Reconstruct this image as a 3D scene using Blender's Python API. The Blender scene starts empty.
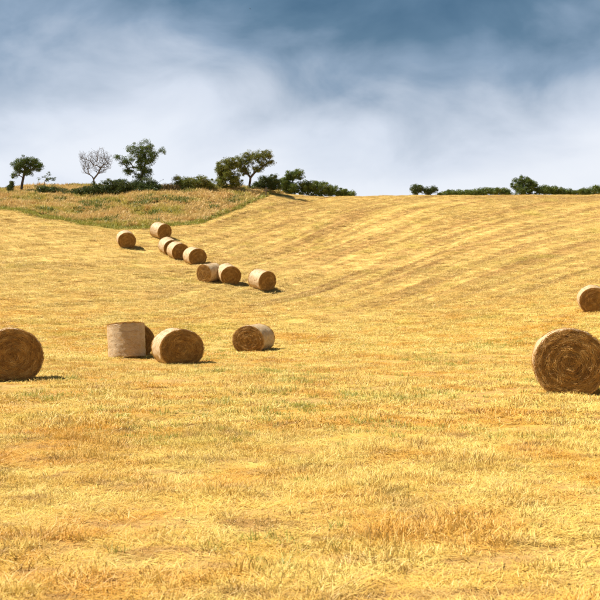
import bpy, bmesh, math, random
import numpy as np
from mathutils import Vector, Matrix

# ------------------------------------------------------------------ camera, sky, sun, exposure
scene = bpy.context.scene
COL = scene.collection
EYE = 1.6
FPX, CX, HOR = 1000.0, 300.0, 309.0          # focal length in photo pixels, centre column, eye-level row
cam_d = bpy.data.cameras.new('camera')
cam = bpy.data.objects.new('camera', cam_d)
COL.objects.link(cam)
cam_d.sensor_width = 36.0
cam_d.lens = 60.0
cam_d.clip_start = 0.1
cam_d.clip_end = 4000.0
cam_d.dof.use_dof = True
cam_d.dof.focus_distance = 17.0
cam_d.dof.aperture_fstop = 5.6
cam.rotation_euler = (math.radians(90) + math.atan(9.0 / FPX), 0, 0)
cam.location = (0, 0, EYE)
scene.camera = cam

SUN_EL = math.radians(52)
SUN_DIR = Vector((-0.993, 0.12, 0)).normalized() * math.cos(SUN_EL)
SUN_DIR.z = math.sin(SUN_EL)                  # from the ground to the sun: left, a little beyond the bales
sun_d = bpy.data.lights.new('sun', 'SUN')
sun_d.energy = 5.0
sun_d.angle = math.radians(0.5)
sun_d.color = (1.0, 0.95, 0.86)
sun = bpy.data.objects.new('sun', sun_d)
COL.objects.link(sun)
sun.rotation_euler = SUN_DIR.to_track_quat('Z', 'Y').to_euler()

scene.view_settings.view_transform = 'Standard'
scene.view_settings.look = 'None'
scene.view_settings.gamma = 1.0
scene.view_settings.exposure = 0.95
scene.view_settings.use_curve_mapping = False
scene.cycles.max_bounces = 5
scene.cycles.transparent_max_bounces = 8


class NT:
    """small helper to wire node trees"""
    def __init__(self, tree):
        self.t = tree
        tree.nodes.clear()

    def n(self, typ, _in=None, **kw):
        nd = self.t.nodes.new(typ)
        for k, v in kw.items():
            setattr(nd, k, v)
        for k, v in (_in or {}).items():
            s = nd.inputs[k]
            if isinstance(v, bpy.types.NodeSocket):
                self.t.links.new(v, s)
            else:
                s.default_value = v
        return nd

    def math(self, op, a, b=0.0, c=0.0, clamp=False):
        return self.n('ShaderNodeMath', {0: a, 1: b, 2: c}, operation=op, use_clamp=clamp).outputs[0]

    def rng(self, v, a, b, c=0.0, d=1.0, smooth=True):
        return self.n('ShaderNodeMapRange', {'Value': v, 'From Min': a, 'From Max': b, 'To Min': c, 'To Max': d},
                      interpolation_type='SMOOTHSTEP' if smooth else 'LINEAR').outputs[0]

    def mix(self, f, a, b, typ='MIX'):
        m = self.n('ShaderNodeMix', data_type='RGBA', blend_type=typ)
        for s, v in ((m.inputs[0], f), (m.inputs[6], a), (m.inputs[7], b)):
            if isinstance(v, bpy.types.NodeSocket):
                self.t.links.new(v, s)
            elif isinstance(v, tuple):
                s.default_value = v + (1,) if len(v) == 3 else v
            else:
                s.default_value = v
        return m.outputs[2]

    def noise(self, vec, scale, detail=3.0, rough=0.55, dist=0.0):
        return self.n('ShaderNodeTexNoise', {'Vector': vec, 'Scale': scale, 'Detail': detail, 'Roughness': rough,
                                             'Distortion': dist}).outputs[0]

    def mapping(self, vec, loc=(0, 0, 0), rot=(0, 0, 0), scale=(1, 1, 1), typ='POINT'):
        return self.n('ShaderNodeMapping', {'Vector': vec, 'Location': loc, 'Rotation': rot, 'Scale': scale},
                      vector_type=typ).outputs[0]


world = bpy.data.worlds.new('World')
scene.world = world
world.use_nodes = True
W = NT(world.node_tree)
sky = W.n('ShaderNodeTexSky', sky_type='NISHITA', sun_disc=False, sun_elevation=SUN_EL,
          sun_rotation=math.atan2(SUN_DIR.x, SUN_DIR.y), air_density=1.0, dust_density=1.2)
dirv = W.n('ShaderNodeTexCoord').outputs['Generated']
sep = W.n('ShaderNodeSeparateXYZ', {0: dirv})
elev = W.math('ARCSINE', sep.outputs[2])
# broad soft cloud masses; heavy slate bank high up, thin bright veil near the skyline
cv = W.mapping(dirv, scale=(1.0, 1.0, 1.9), loc=(1.3, 0.7, 0.2), rot=(0, 0.28, 0))
big = W.noise(cv, 4.2, 2.5, 0.42, 0.2)
mid = W.noise(W.mapping(dirv, scale=(1, 1, 1.6), loc=(2.1, 0.4, 0.2), rot=(0, 0.5, 0)), 8.5, 5.0, 0.52, 0.35)
lift = W.math('ADD', elev, W.math('MULTIPLY', W.math('SUBTRACT', big, 0.47), 0.20))
lift = W.math('ADD', lift, W.math('MULTIPLY', W.math('SUBTRACT', mid, 0.47), 0.15))
ramp = W.n('ShaderNodeValToRGB', {0: W.rng(lift, 0.07, 0.37, smooth=False)})
e = ramp.color_ramp.elements
CL = [(0.0, (4.75, 4.85, 5.1)), (0.22, (4.3, 4.5, 4.9)), (0.36, (3.6, 3.9, 4.45)), (0.50, (2.5, 2.9, 3.5)), (0.62, (1.40, 1.92, 2.6)),
      (0.77, (0.60, 1.10, 1.66)), (1.0, (0.24, 0.64, 1.15))]
e[0].position, e[0].color = CL[0][0], CL[0][1] + (1,)
e[1].position, e[1].color = CL[-1][0], CL[-1][1] + (1,)
for p, c in CL[1:-1]:
    q = e.new(p)
    q.color = c + (1,)
cover = W.rng(mid, 0.2, 0.75, 0.92, 0.99)
skyc = W.mix(cover, sky.outputs[0], ramp.outputs[0])
bg = W.n('ShaderNodeBackground', {'Color': skyc, 'Strength': 0.1})
W.n('ShaderNodeOutputWorld', {0: bg.outputs[0]})

# ------------------------------------------------------------------ helpers


def tag(o, label=None, cat=None, group=None, kind=None):
    for k, v in (('label', label), ('category', cat), ('group', group), ('kind', kind)):
        if v:
            o[k] = v
    return o


def empty(name, loc=(0, 0, 0)):
    o = bpy.data.objects.new(name, None)
    o.empty_display_size = 0.3
    o.location = loc
    COL.objects.link(o)
    return o


def mesh_obj(name, verts, faces, mat, parent=None, smooth=False, attrs=None, link=True):
    me = bpy.data.meshes.new(name)
    verts = np.asarray(verts, dtype=np.float64)
    if isinstance(faces, np.ndarray):
        k = faces.shape[1]
        me.vertices.add(len(verts))
        me.vertices.foreach_set('co', verts.ravel())
        me.loops.add(faces.size)
        me.loops.foreach_set('vertex_index', faces.ravel().astype(np.int32))
        me.polygons.add(len(faces))
        me.polygons.foreach_set('loop_start', (np.arange(len(faces)) * k).astype(np.int32))
        me.polygons.foreach_set('loop_total', np.full(len(faces), k, dtype=np.int32))
        me.update(calc_edges=True)
    else:
        me.from_pydata([tuple(v) for v in verts], [], faces)
    for an, av in (attrs or {}).items():
        a = me.attributes.new(an, 'FLOAT', 'POINT')
        a.data.foreach_set('value', np.asarray(av, dtype=np.float32))
    if smooth:
        me.polygons.foreach_set('use_smooth', np.ones(len(me.polygons), dtype=bool))
    me.materials.append(mat)
    o = bpy.data.objects.new(name, me)
    if link:
        COL.objects.link(o)
    if parent:
        o.parent = parent
    return o


def hash2(i, j, seed):
    h = (i.astype(np.int64) * 374761393 + j.astype(np.int64) * 668265263 + seed * 974634777) & 0xFFFFFFFF
    h = ((h ^ (h >> 13)) * 1274126177) & 0xFFFFFFFF
    return ((h ^ (h >> 16)) & 0xFFFFFF) / float(0xFFFFFF)


def vnoise(x, y, seed=0):
    xi, yi = np.floor(x), np.floor(y)
    fx, fy = x - xi, y - yi
    fx, fy = fx * fx * (3 - 2 * fx), fy * fy * (3 - 2 * fy)
    xi, yi = xi.astype(np.int64), yi.astype(np.int64)
    a, b = hash2(xi, yi, seed), hash2(xi + 1, yi, seed)
    c, d = hash2(xi, yi + 1, seed), hash2(xi + 1, yi + 1, seed)
    return (a * (1 - fx) + b * fx) * (1 - fy) + (c * (1 - fx) + d * fx) * fy


def fbm(x, y, seed=0, oct=4):
    s, a, t = 0.0, 1.0, 0.0
    for k in range(oct):
        s = s + a * vnoise(x * 2 ** k, y * 2 ** k, seed + 17 * k)
        t += a
        a *= 0.5
    return s / t


def sstep(a, b, v):
    t = np.clip((v - a) / (b - a), 0, 1)
    return t * t * (3 - 2 * t)


# ------------------------------------------------------------------ terrain: surveyed points, thin-plate spline
SURVEY = [  # bearing column, row on the photo, distance in metres
    (15, 381, 22.2), (570, 395.5, 18.4), (300, 376, 24), (300, 352, 37), (300, 332, 46.5), (300, 310, 54),
    (180, 364, 33), (126, 359, 34.5), (251, 352.5, 40), (263, 291.2, 62), (229, 285.3, 63.5), (195, 264.3, 70),
    (178, 259.7, 72.5), (170, 255, 74.5), (162, 238.7, 80), (126, 247.8, 75), (590, 312.5, 47),
    (300, 265, 72), (300, 240, 82), (300, 215, 94), (300, 201, 103), (300, 196, 108),
    (590, 352, 33), (590, 280, 58), (590, 250, 69), (590, 225, 81), (590, 205, 95), (590, 195.5, 107),
    (450, 322, 48), (450, 285, 60), (450, 255, 70), (450, 225, 83), (450, 205, 96), (450, 196, 107),
    (370, 196.2, 109), (520, 195.8, 107),
    (700, 355, 32), (700, 308, 47), (700, 250, 68), (700, 205, 95), (700, 195.5, 106),
    (850, 305, 47), (850, 245, 68), (850, 200, 95),
    (100, 342, 42), (100, 312, 52), (100, 280, 62), (100, 258, 70), (60, 219, 87.5), (120, 228, 85), (100, 211, 92),
    (100, 197, 98), (80, 188, 104), (50, 189, 103.5),
    (0, 342, 41), (0, 312, 51), (0, 280, 61.5), (0, 250, 72.5), (0, 226, 83), (0, 207, 91), (0, 196, 98),
    (150, 227.5, 85.5), (150, 195, 98), (150, 190, 104), (200, 222, 88), (200, 206, 95), (200, 190.5, 103),
    (235, 209, 95), (270, 193.5, 104), (235, 190, 104),
    (-100, 342, 41), (-100, 280, 61), (-100, 225, 82), (-100, 200, 95), (-100, 193, 100),
    (-250, 290, 60), (-250, 225, 82), (-250, 195, 98),
]
ctrl = [((px - CX) * d / FPX, d, EYE + (HOR - row) * d / FPX) for px, row, d in SURVEY]
for yy in (-30, -10, 0, 6, 12):
    for xx in (-30, -12, 0, 12, 30):
        ctrl.append((xx, yy, 0.0))
for xx, zz in ((-70, 14.2), (-45, 14.1), (-25, 14.3), (-10, 14.0), (0, 13.9), (15, 13.8), (35, 13.8), (60, 13.8)):
    ctrl.append((xx, 116, zz))
    ctrl.append((xx, 135, zz - 1.2))
ctrl = np.array(ctrl)
_P = ctrl[:, :2] / 50.0
_n = len(_P)
_r2 = ((_P[:, None] - _P[None]) ** 2).sum(-1)
_K = 0.5 * _r2 * np.log(_r2 + 1e-12) + np.eye(_n) * 4e-4
_Q = np.c_[np.ones(_n), _P]
_A = np.block([[_K, _Q], [_Q.T, np.zeros((3, 3))]])
_S = np.linalg.solve(_A, np.r_[ctrl[:, 2], np.zeros(3)])


def smooth_ground(x, y):
    x = np.asarray(x, float)
    y = np.asarray(y, float)
    xc, yc = np.clip(x, -75, 75) / 50.0, np.clip(y, -25, 140) / 50.0
    z = _S[_n] + _S[_n + 1] * xc + _S[_n + 2] * yc
    for k in range(_n):
        r2 = (xc - _P[k, 0]) ** 2 + (yc - _P[k, 1]) ** 2
        z = z + _S[k] * 0.5 * r2 * np.log(r2 + 1e-12)
    w = sstep(122, 175, y)
    return z * (1 - w) + 11.5 * w


# field edge: a curve from the left side round the hollow and up to the hedge
EDGE = np.array([(-90, 104), (-60, 100), (-38, 95), (-27.3, 91), (-21, 87.5), (-15.3, 85), (-12.8, 85.5), (-8.8, 88),
                 (-6.2, 95), (-3.1, 104), (-1.5, 111), (0.0, 111.5), (30, 111), (90, 110)])


def beyond_edge(x, y):
    return y - np.interp(x, EDGE[:, 0], EDGE[:, 1])


def mow_lines(x, y):
    """coordinates along and across the old mowing lines, which bend round the hill"""
    return x + y, y - 0.72 * x + 19.2 * np.exp(-(np.maximum(x, -8.0) + 5.0) / 12.0)


def ground(x, y):
    x = np.asarray(x, float)
    y = np.asarray(y, float)
    z = smooth_ground(x, y)
    u, v = mow_lines(x, y)
    hill = sstep(45, 62, y) * (1 - sstep(110, 125, y))
    z = z + 0.55 * sstep(-6, 8, x) * np.exp(-((y - 92) / 7.0) ** 2)
    z = z + hill * 0.34 * (fbm(u * 0.035, v * 0.35, 5, 3) - 0.5)
    z = z + 0.10 * (fbm(x * 0.5, y * 0.5, 9, 3) - 0.5) * sstep(3, 6, np.abs(y) + 3) 
    z = z + 0.05 * (fbm(x * 2.2, y * 2.2, 3, 2) - 0.5) * (1 - sstep(30, 60, y))
    bk = sstep(-0.2, 1.2, beyond_edge(x, y)) * (x < 0)
    z = z + bk * (0.12 + 0.35 * (fbm(x * 0.35, y * 0.35, 21, 3) - 0.5))
    return z


def gz(x, y):
    return float(ground(np.array([x]), np.array([y]))[0])


CAM_G = gz(0, 0)
cam.location.z = EYE + CAM_G * 0.0


def ray_hit(px, row, d0):
    """distance along the bearing px at which the ground shows at that row, nearest the estimate d0"""
    d = np.linspace(max(5, d0 * 0.8), d0 * 1.2, 800)
    x = (px - CX) * d / FPX
    r = HOR - (smooth_ground(x, d) - EYE) / d * FPX
    k = np.argmin(np.abs(r - row) + 0.02 * np.abs(d - d0))
    return float(d[k])


# ------------------------------------------------------------------ materials


def new_mat(name):
    m = bpy.data.materials.new(name)
    m.use_nodes = True
    return m, NT(m.node_tree)


def grass_tone(N, pos, per=None):
    """colour of the dried grass at a world position; per = 0..1 random of the single blade"""
    a = N.noise(pos, 0.16, 3.0, 0.55)
    b = N.noise(pos, 1.3, 4.0, 0.62)
    c = N.noise(N.mapping(pos, loc=(31, 7, 0)), 0.55, 4.0, 0.6)
    sx = N.n('ShaderNodeSeparateXYZ', {0: pos})
    bend = N.math('MULTIPLY', N.math('EXPONENT', N.math('DIVIDE', N.math('ADD', N.math('MAXIMUM', sx.outputs[0], -8.0), 5.0), -12.0)), 19.2)
    phi = N.math('ADD', N.math('SUBTRACT', sx.outputs[1], N.math('MULTIPLY', sx.outputs[0], 0.72)), bend)
    mow = N.n('ShaderNodeCombineXYZ', {0: N.math('ADD', sx.outputs[0], sx.outputs[1]), 1: phi, 2: 0.0}).outputs[0]
    st = N.noise(N.mapping(mow, scale=(0.028, 0.46, 1)), 1.0, 2.5, 0.55, 0.12)
    g = N.noise(N.mapping(pos, loc=(3, 51, 0)), 0.32, 4.0, 0.6)
    ysep = N.n('ShaderNodeSeparateXYZ', {0: pos}).outputs[1]
    hill = N.rng(ysep, 42.0, 66.0)
    calm = N.math('SUBTRACT', 1.0, N.math('MULTIPLY', hill, 0.65))
    col = N.mix(N.rng(b, 0.36, 0.66), (0.78, 0.50, 0.090), (0.88, 0.65, 0.17))
    col = N.mix(N.math('MULTIPLY', N.rng(c, 0.46, 0.60, 0, 0.85), calm), col, (0.74, 0.37, 0.035))
    d = N.noise(N.mapping(pos, loc=(11, 23, 0), scale=(0.8, 1.3, 1)), 2.1, 4.0, 0.65)
    col = N.mix(N.math('MULTIPLY', N.rng(d, 0.52, 0.64, 0, 0.8), calm), col, (0.46, 0.24, 0.055))
    col = N.mix(N.math('MULTIPLY', N.rng(a, 0.42, 0.66), 0.4), col, (0.90, 0.70, 0.20))
    st2 = N.noise(N.mapping(mow, scale=(0.045, 1.25, 1), loc=(4, 9, 0)), 1.0, 2.5, 0.6, 0.1)
    col = N.mix(N.math('MULTIPLY', hill, 0.4), col, (0.86, 0.63, 0.235))
    stripe = N.math('MULTIPLY', N.math('ADD', N.rng(st, 0.46, 0.58, 0, 0.8), N.rng(st2, 0.46, 0.60, 0, 0.8)), hill)
    col = N.mix(N.math('MULTIPLY', N.math('MULTIPLY', stripe, N.rng(N.n('ShaderNodeSeparateXYZ', {0: pos}).outputs[0], -16.0, 6.0, 0.4, 1.0)), 0.78, clamp=True), col, (0.50, 0.285, 0.08))
    col = N.mix(N.math('MULTIPLY', N.rng(g, 0.54, 0.72), 0.5), col, (0.56, 0.46, 0.060))
    if per is not None:
        col = N.mix(N.rng(per, 0.0, 0.28, 0.5, 0.0, False), col, (0.50, 0.27, 0.06))
        col = N.mix(N.rng(per, 0.62, 1.0, 0.0, 0.6, False), col, (0.92, 0.77, 0.31))
    return col


def leafy(N, col, trans=0.3, rough=0.6, gloss=0.04, up=0.0):
    dif = N.n('ShaderNodeBsdfDiffuse', {'Color': col, 'Roughness': 0.6})
    if up:                                     # fine blades are rounded and matted: average their facing
        nv = N.n('ShaderNodeVectorMath', {0: N.n('ShaderNodeNewGeometry').outputs['Normal'], 1: (0, 0, up)}, operation='ADD')
        nv = N.n('ShaderNodeVectorMath', {0: nv.outputs[0]}, operation='NORMALIZE')
        N.t.links.new(nv.outputs[0], dif.inputs['Normal'])
    tr = N.n('ShaderNodeBsdfTranslucent', {'Color': col})
    m = N.n('ShaderNodeMixShader', {0: trans, 1: dif.outputs[0], 2: tr.outputs[0]})
    gl = N.n('ShaderNodeBsdfGlossy', {'Color': (1, 1, 1, 1), 'Roughness': rough})
    m2 = N.n('ShaderNodeMixShader', {0: gloss, 1: m.outputs[0], 2: gl.outputs[0]})
    N.n('ShaderNodeOutputMaterial', {0: m2.outputs[0]})


def attr(N, name, typ='GEOMETRY'):
    return N.n('ShaderNodeAttribute', attribute_name=name, attribute_type=typ).outputs['Fac']


# ground sheet
M_GROUND, N = new_mat('field_ground')
pos = N.n('ShaderNodeNewGeometry').outputs['Position']
base = grass_tone(N, pos)
f1 = N.noise(pos, 14.0, 5.0, 0.7)
f2 = N.noise(N.mapping(pos, scale=(1, 0.4, 1)), 45.0, 3.0, 0.7)
f3 = N.noise(pos, 2.6, 4.0, 0.65)
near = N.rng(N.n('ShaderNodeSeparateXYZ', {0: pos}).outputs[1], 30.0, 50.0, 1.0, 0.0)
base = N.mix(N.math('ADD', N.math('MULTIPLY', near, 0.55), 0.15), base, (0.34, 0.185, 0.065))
base = N.mix(N.rng(f1, 0.36, 0.62, 0.05, 0.6), base, (0.36, 0.20, 0.07))
base = N.mix(N.rng(f3, 0.56, 0.7, 0.0, 0.5), base, (0.26, 0.14, 0.055))
base = N.mix(N.rng(f2, 0.5, 0.75, 0.0, 0.5), base, (0.70, 0.50, 0.2))
rough = attr(N, 'bank')
verge = attr(N, 'verge')
rn = N.noise(pos, 0.7, 4.0, 0.65)
bankc = N.mix(N.rng(rn, 0.4, 0.62), (0.36, 0.24, 0.09), (0.20, 0.18, 0.04))
base = N.mix(rough, base, bankc)
base = N.mix(verge, base, (0.20, 0.21, 0.03))
bmp = N.n('ShaderNodeBump', {'Strength': 0.9, 'Distance': 0.03, 'Height': N.math('ADD', f1, N.math('MULTIPLY', f2, 0.5))})
bs = N.n('ShaderNodeBsdfPrincipled', {'Base Color': base, 'Roughness': 0.95, 'Normal': bmp.outputs[0]})
bs.inputs['Specular IOR Level'].default_value = 0.1
N.n('ShaderNodeOutputMaterial', {0: bs.outputs[0]})

# dry blades, green blades, bank grass, bracken
M_DRY, N = new_mat('dry_grass_blades')
pos = N.n('ShaderNodeNewGeometry').outputs['Position']
per = N.math('ADD', N.math('MULTIPLY', attr(N, 'rnd'), 0.75),
             N.math('MULTIPLY', N.n('ShaderNodeObjectInfo').outputs['Random'], 0.25))
leafy(N, grass_tone(N, pos, per), 0.22, up=1.3)

M_GREEN, N = new_mat('green_grass_blades')
pos = N.n('ShaderNodeNewGeometry').outputs['Position']
leafy(N, N.mix(attr(N, 'rnd'), (0.30, 0.32, 0.035), (0.60, 0.50, 0.09)), 0.25, up=1.3)

M_BANK, N = new_mat('bank_grass_blades')
pos = N.n('ShaderNodeNewGeometry').outputs['Position']
k1 = N.noise(pos, 0.32, 4.0, 0.62)
k2 = N.noise(N.mapping(pos, loc=(9, 3, 1)), 0.55, 4.0, 0.6)
bc = N.mix(N.rng(k1, 0.48, 0.64), (0.80, 0.55, 0.18), (0.56, 0.46, 0.065))
bc = N.mix(N.rng(k2, 0.52, 0.68, 0, 0.85), bc, (0.68, 0.37, 0.08))
bc = N.mix(N.rng(attr(N, 'rnd'), 0.5, 1.0, 0, 0.6, False), bc, (0.78, 0.58, 0.27))
leafy(N, bc, 0.25, up=1.2)

M_BRACKEN, N = new_mat('bracken_fronds')
leafy(N, N.mix(attr(N, 'rnd'), (0.10, 0.15, 0.025), (0.28, 0.28, 0.05)), 0.25, up=0.5)

# straw: the rolled ends of a bale
M_STRAW, N = new_mat('bale_straw')
oc = N.n('ShaderNodeTexCoord').outputs['Object']
rr = attr(N, 'rnd')
nz = N.noise(oc, 5.0, 4.0, 0.6)
sc = N.n('ShaderNodeValToRGB', {0: rr})
el = sc.color_ramp.elements
el[0].position, el[0].color = 0.0, (0.20, 0.095, 0.024, 1)
el[1].position, el[1].color = 1.0, (0.74, 0.50, 0.20, 1)
for p_, c_ in ((0.35, (0.42, 0.22, 0.052, 1)), (0.7, (0.60, 0.35, 0.09, 1)), (0.9, (0.74, 0.49, 0.16, 1))):
    q = el.new(p_)
    q.color = c_
scol = N.mix(N.rng(nz, 0.42, 0.66, 0, 0.55), sc.outputs[0], (0.30, 0.15, 0.036))
leafy(N, scol, 0.15, 0.6, 0.015)

M_CORE, N = new_mat('bale_packed_straw')
oc = N.n('ShaderNodeTexCoord').outputs['Object']
n1 = N.noise(oc, 9.0, 5.0, 0.7)
n2 = N.noise(oc, 60.0, 3.0, 0.7)
cc = N.mix(N.rng(n1, 0.35, 0.68), (0.17, 0.082, 0.022), (0.40, 0.22, 0.06))
cc = N.mix(N.rng(n2, 0.5, 0.72), cc, (0.36, 0.2, 0.055))
bmp = N.n('ShaderNodeBump', {'Strength': 1.0, 'Distance': 0.03, 'Height': N.math('ADD', n1, n2)})
bs = N.n('ShaderNodeBsdfPrincipled', {'Base Color': cc, 'Roughness': 0.9, 'Normal': bmp.outputs[0]})
N.n('ShaderNodeOutputMaterial', {0: bs.outputs[0]})

# net wrap: pale plastic net drawn tight over straw
M_NET, N = new_mat('bale_net_wrap')
oc = N.n('ShaderNodeTexCoord').outputs['Object']
sp = N.n('ShaderNodeSeparateXYZ', {0: oc})
ang = N.math('ARCTAN2', sp.outputs[2], sp.outputs[0])
uv = N.n('ShaderNodeCombineXYZ', {0: N.math('MULTIPLY', ang, 0.65), 1: sp.outputs[1], 2: 0.0}).outputs[0]
hoops = N.n('ShaderNodeTexWave', {'Vector': uv, 'Scale': 9.0, 'Distortion': 3.5, 'Detail': 3.0, 'Detail Scale': 3.0},
            wave_type='BANDS', bands_direction='Y').outputs['Fac']
st1 = N.noise(N.mapping(uv, scale=(3.0, 26.0, 1.0)), 3.0, 4.0, 0.65)
st2 = N.noise(N.mapping(uv, scale=(18.0, 14.0, 1.0)), 3.0, 4.0, 0.7)
st3 = N.noise(N.mapping(uv, scale=(1.0, 1.0, 1.0)), 3.0, 4.0, 0.6)
nc = N.mix(N.rng(st1, 0.38, 0.64), (0.50, 0.355, 0.185), (0.64, 0.49, 0.305))
nc = N.mix(N.rng(st2, 0.46, 0.7, 0.0, 0.7), nc, (0.38, 0.22, 0.085))
nc = N.mix(N.rng(hoops, 0.55, 0.95, 0.0, 0.14), nc, (0.72, 0.60, 0.43))
nc = N.mix(N.rng(st3, 0.45, 0.65, 0.0, 0.5), nc, (0.44, 0.28, 0.12))
st4 = N.noise(N.mapping(uv, scale=(6.0, 40.0, 1.0), loc=(3, 1, 0)), 4.0, 3.0, 0.7)
nc = N.mix(N.rng(st4, 0.5, 0.66, 0.0, 0.5), nc, (0.38, 0.23, 0.10))
bmp = N.n('ShaderNodeBump', {'Strength': 0.6, 'Distance': 0.02, 'Height': N.math('ADD', st1, st2)})
bs = N.n('ShaderNodeBsdfPrincipled', {'Base Color': nc, 'Roughness': 0.55, 'Normal': bmp.outputs[0]})
bs.inputs['Specular IOR Level'].default_value = 0.35
N.n('ShaderNodeOutputMaterial', {0: bs.outputs[0]})


def bark_mat(name, a, b):
    m, N = new_mat(name)
    oc = N.n('ShaderNodeTexCoord').outputs['Object']
    n = N.noise(N.mapping(oc, scale=(1, 1, 0.3)), 14.0, 4.0, 0.65)
    bmp = N.n('ShaderNodeBump', {'Strength': 0.7, 'Distance': 0.02, 'Height': n})
    bs = N.n('ShaderNodeBsdfPrincipled', {'Base Color': N.mix(N.rng(n, 0.35, 0.65), a, b), 'Roughness': 0.9,
                                          'Normal': bmp.outputs[0]})
    N.n('ShaderNodeOutputMaterial', {0: bs.outputs[0]})
    return m


def leaf_mat(name, a, b, c):
    m, N = new_mat(name)
    r = attr(N, 'rnd')
    col = N.mix(N.rng(r, 0.0, 0.7, 0, 1, False), a, b)
    col = N.mix(N.rng(r, 0.75, 1.0, 0, 0.9, False), col, c)
    leafy(N, col, 0.3, 0.5, 0.03)
    return m


M_BARK = bark_mat('dark_bark', (0.05, 0.038, 0.028), (0.13, 0.10, 0.075))
M_GREYBARK = bark_mat('weathered_bare_bark', (0.10, 0.08, 0.07), (0.20, 0.17, 0.15))
M_WOOD = bark_mat('weathered_post_wood', (0.12, 0.09, 0.06), (0.24, 0.19, 0.14))
M_LEAF = leaf_mat('hawthorn_leaves', (0.04, 0.075, 0.012), (0.125, 0.175, 0.028), (0.27, 0.28, 0.055))
M_DARKLEAF = leaf_mat('dark_hedge_leaves', (0.03, 0.052, 0.010), (0.095, 0.13, 0.024), (0.22, 0.20, 0.045))
M_OLIVE = leaf_mat('olive_bush_leaves', (0.10, 0.13, 0.016), (0.22, 0.23, 0.034), (0.42, 0.33, 0.065))
M_BRUSH = leaf_mat('brown_scrub_leaves', (0.10, 0.065, 0.022), (0.21, 0.15, 0.05), (0.30, 0.24, 0.07))
M_HEDGE = leaf_mat('hedge_leaves', (0.065, 0.105, 0.014), (0.17, 0.22, 0.03), (0.34, 0.32, 0.055))
M_BIRD = bark_mat('dark_feathers', (0.02, 0.02, 0.024), (0.05, 0.05, 0.055))

# ------------------------------------------------------------------ the field (one sheet to the horizon)


def axis_steps(segs):
    out = [segs[0][0]]
    for a, b, s in segs:
        n = max(1, int(round((b - a) / s)))
        out += list(a + (b - a) * (np.arange(n) + 1) / n)
    return np.array(out)


xs_pos = axis_steps([(0, 12, 0.13), (12, 42, 0.32), (42, 90, 2.0), (90, 900, 45)])
xs = np.r_[-xs_pos[:0:-1], xs_pos]
ys = axis_steps([(-400, -30, 37), (-30, 3, 1.5), (3, 34, 0.13), (34, 116, 0.3), (116, 180, 3.0), (180, 2200, 90)])
GX, GY = np.meshgrid(xs, ys)
gx, gy = GX.ravel(), GY.ravel()
gzv = ground(gx, gy)
nx, ny = len(xs), len(ys)
ii = np.arange(nx * ny).reshape(ny, nx)
quads = np.stack([ii[:-1, :-1], ii[:-1, 1:], ii[1:, 1:], ii[1:, :-1]], -1).reshape(-1, 4)
be = beyond_edge(gx, gy)
wob = (fbm(gx * 0.8, gy * 0.8, 40, 3) - 0.5) * 1.6
bankm = sstep(-0.3, 0.6, be + wob) * sstep(0.5, -1.5, gx)
vergem = sstep(-1.6, -0.2, be + wob) * (1 - sstep(0.9, 2.2, be + wob)) * sstep(-1.0, -4.0, gx) * 0.8
field = mesh_obj('field', np.c_[gx, gy, gzv], quads, M_GROUND, smooth=True, attrs={'bank': bankm, 'verge': vergem})
tag(field, 'golden mown hay field rising to a hill', 'field', kind='structure')

# ------------------------------------------------------------------ grass tufts, scattered by geometry nodes


def tuft_mesh(name, seed, n, radius, length, lean, width, mat, curl=0.6):
    r = np.random.default_rng(seed)
    rad = radius * np.sqrt(r.random(n))
    th = r.random(n) * 2 * np.pi
    bx, by = rad * np.cos(th), rad * np.sin(th)
    az = r.random(n) * 2 * np.pi
    ln = r.uniform(*length, n)
    le = np.radians(r.uniform(*lean, n))
    w = width * r.uniform(0.6, 1.3, n)
    le2 = np.minimum(le + curl * r.random(n), np.radians(97))
    d = np.c_[np.cos(az), np.sin(az)]
    yaw = az + np.pi / 2 + r.uniform(-0.9, 0.9, n)
    s = np.c_[np.cos(yaw), np.sin(yaw), r.uniform(-0.3, 0.3, n)]
    p0 = np.c_[bx, by, -0.015 * np.ones(n)]
    p1 = p0 + np.c_[d * (np.sin(le) * ln * 0.55)[:, None], np.cos(le) * ln * 0.55 + 0.004]
    p2 = p1 + np.c_[d * (np.sin(le2) * ln * 0.45)[:, None], np.cos(le2) * ln * 0.45]
    p2[:, 2] = np.maximum(p2[:, 2], 0.004)
    h = s * w[:, None] * 0.5
    V = np.stack([p0 - h, p0 + h, p1 + h * 0.9, p1 - h * 0.9, p2 + h * 0.25, p2 - h * 0.25], 1).reshape(-1, 3)
    k = np.arange(n)[:, None] * 6
    F = np.concatenate([k + np.array([[0, 1, 2, 3]]), k + np.array([[3, 2, 4, 5]])])
    return mesh_obj(name, V, F, mat, attrs={'rnd': np.repeat(r.random(n), 6)}, link=False)


def tuft_collection(name, objs):
    c = bpy.data.collections.new(name)
    for o in objs:
        c.objects.link(o)
    return c


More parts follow.
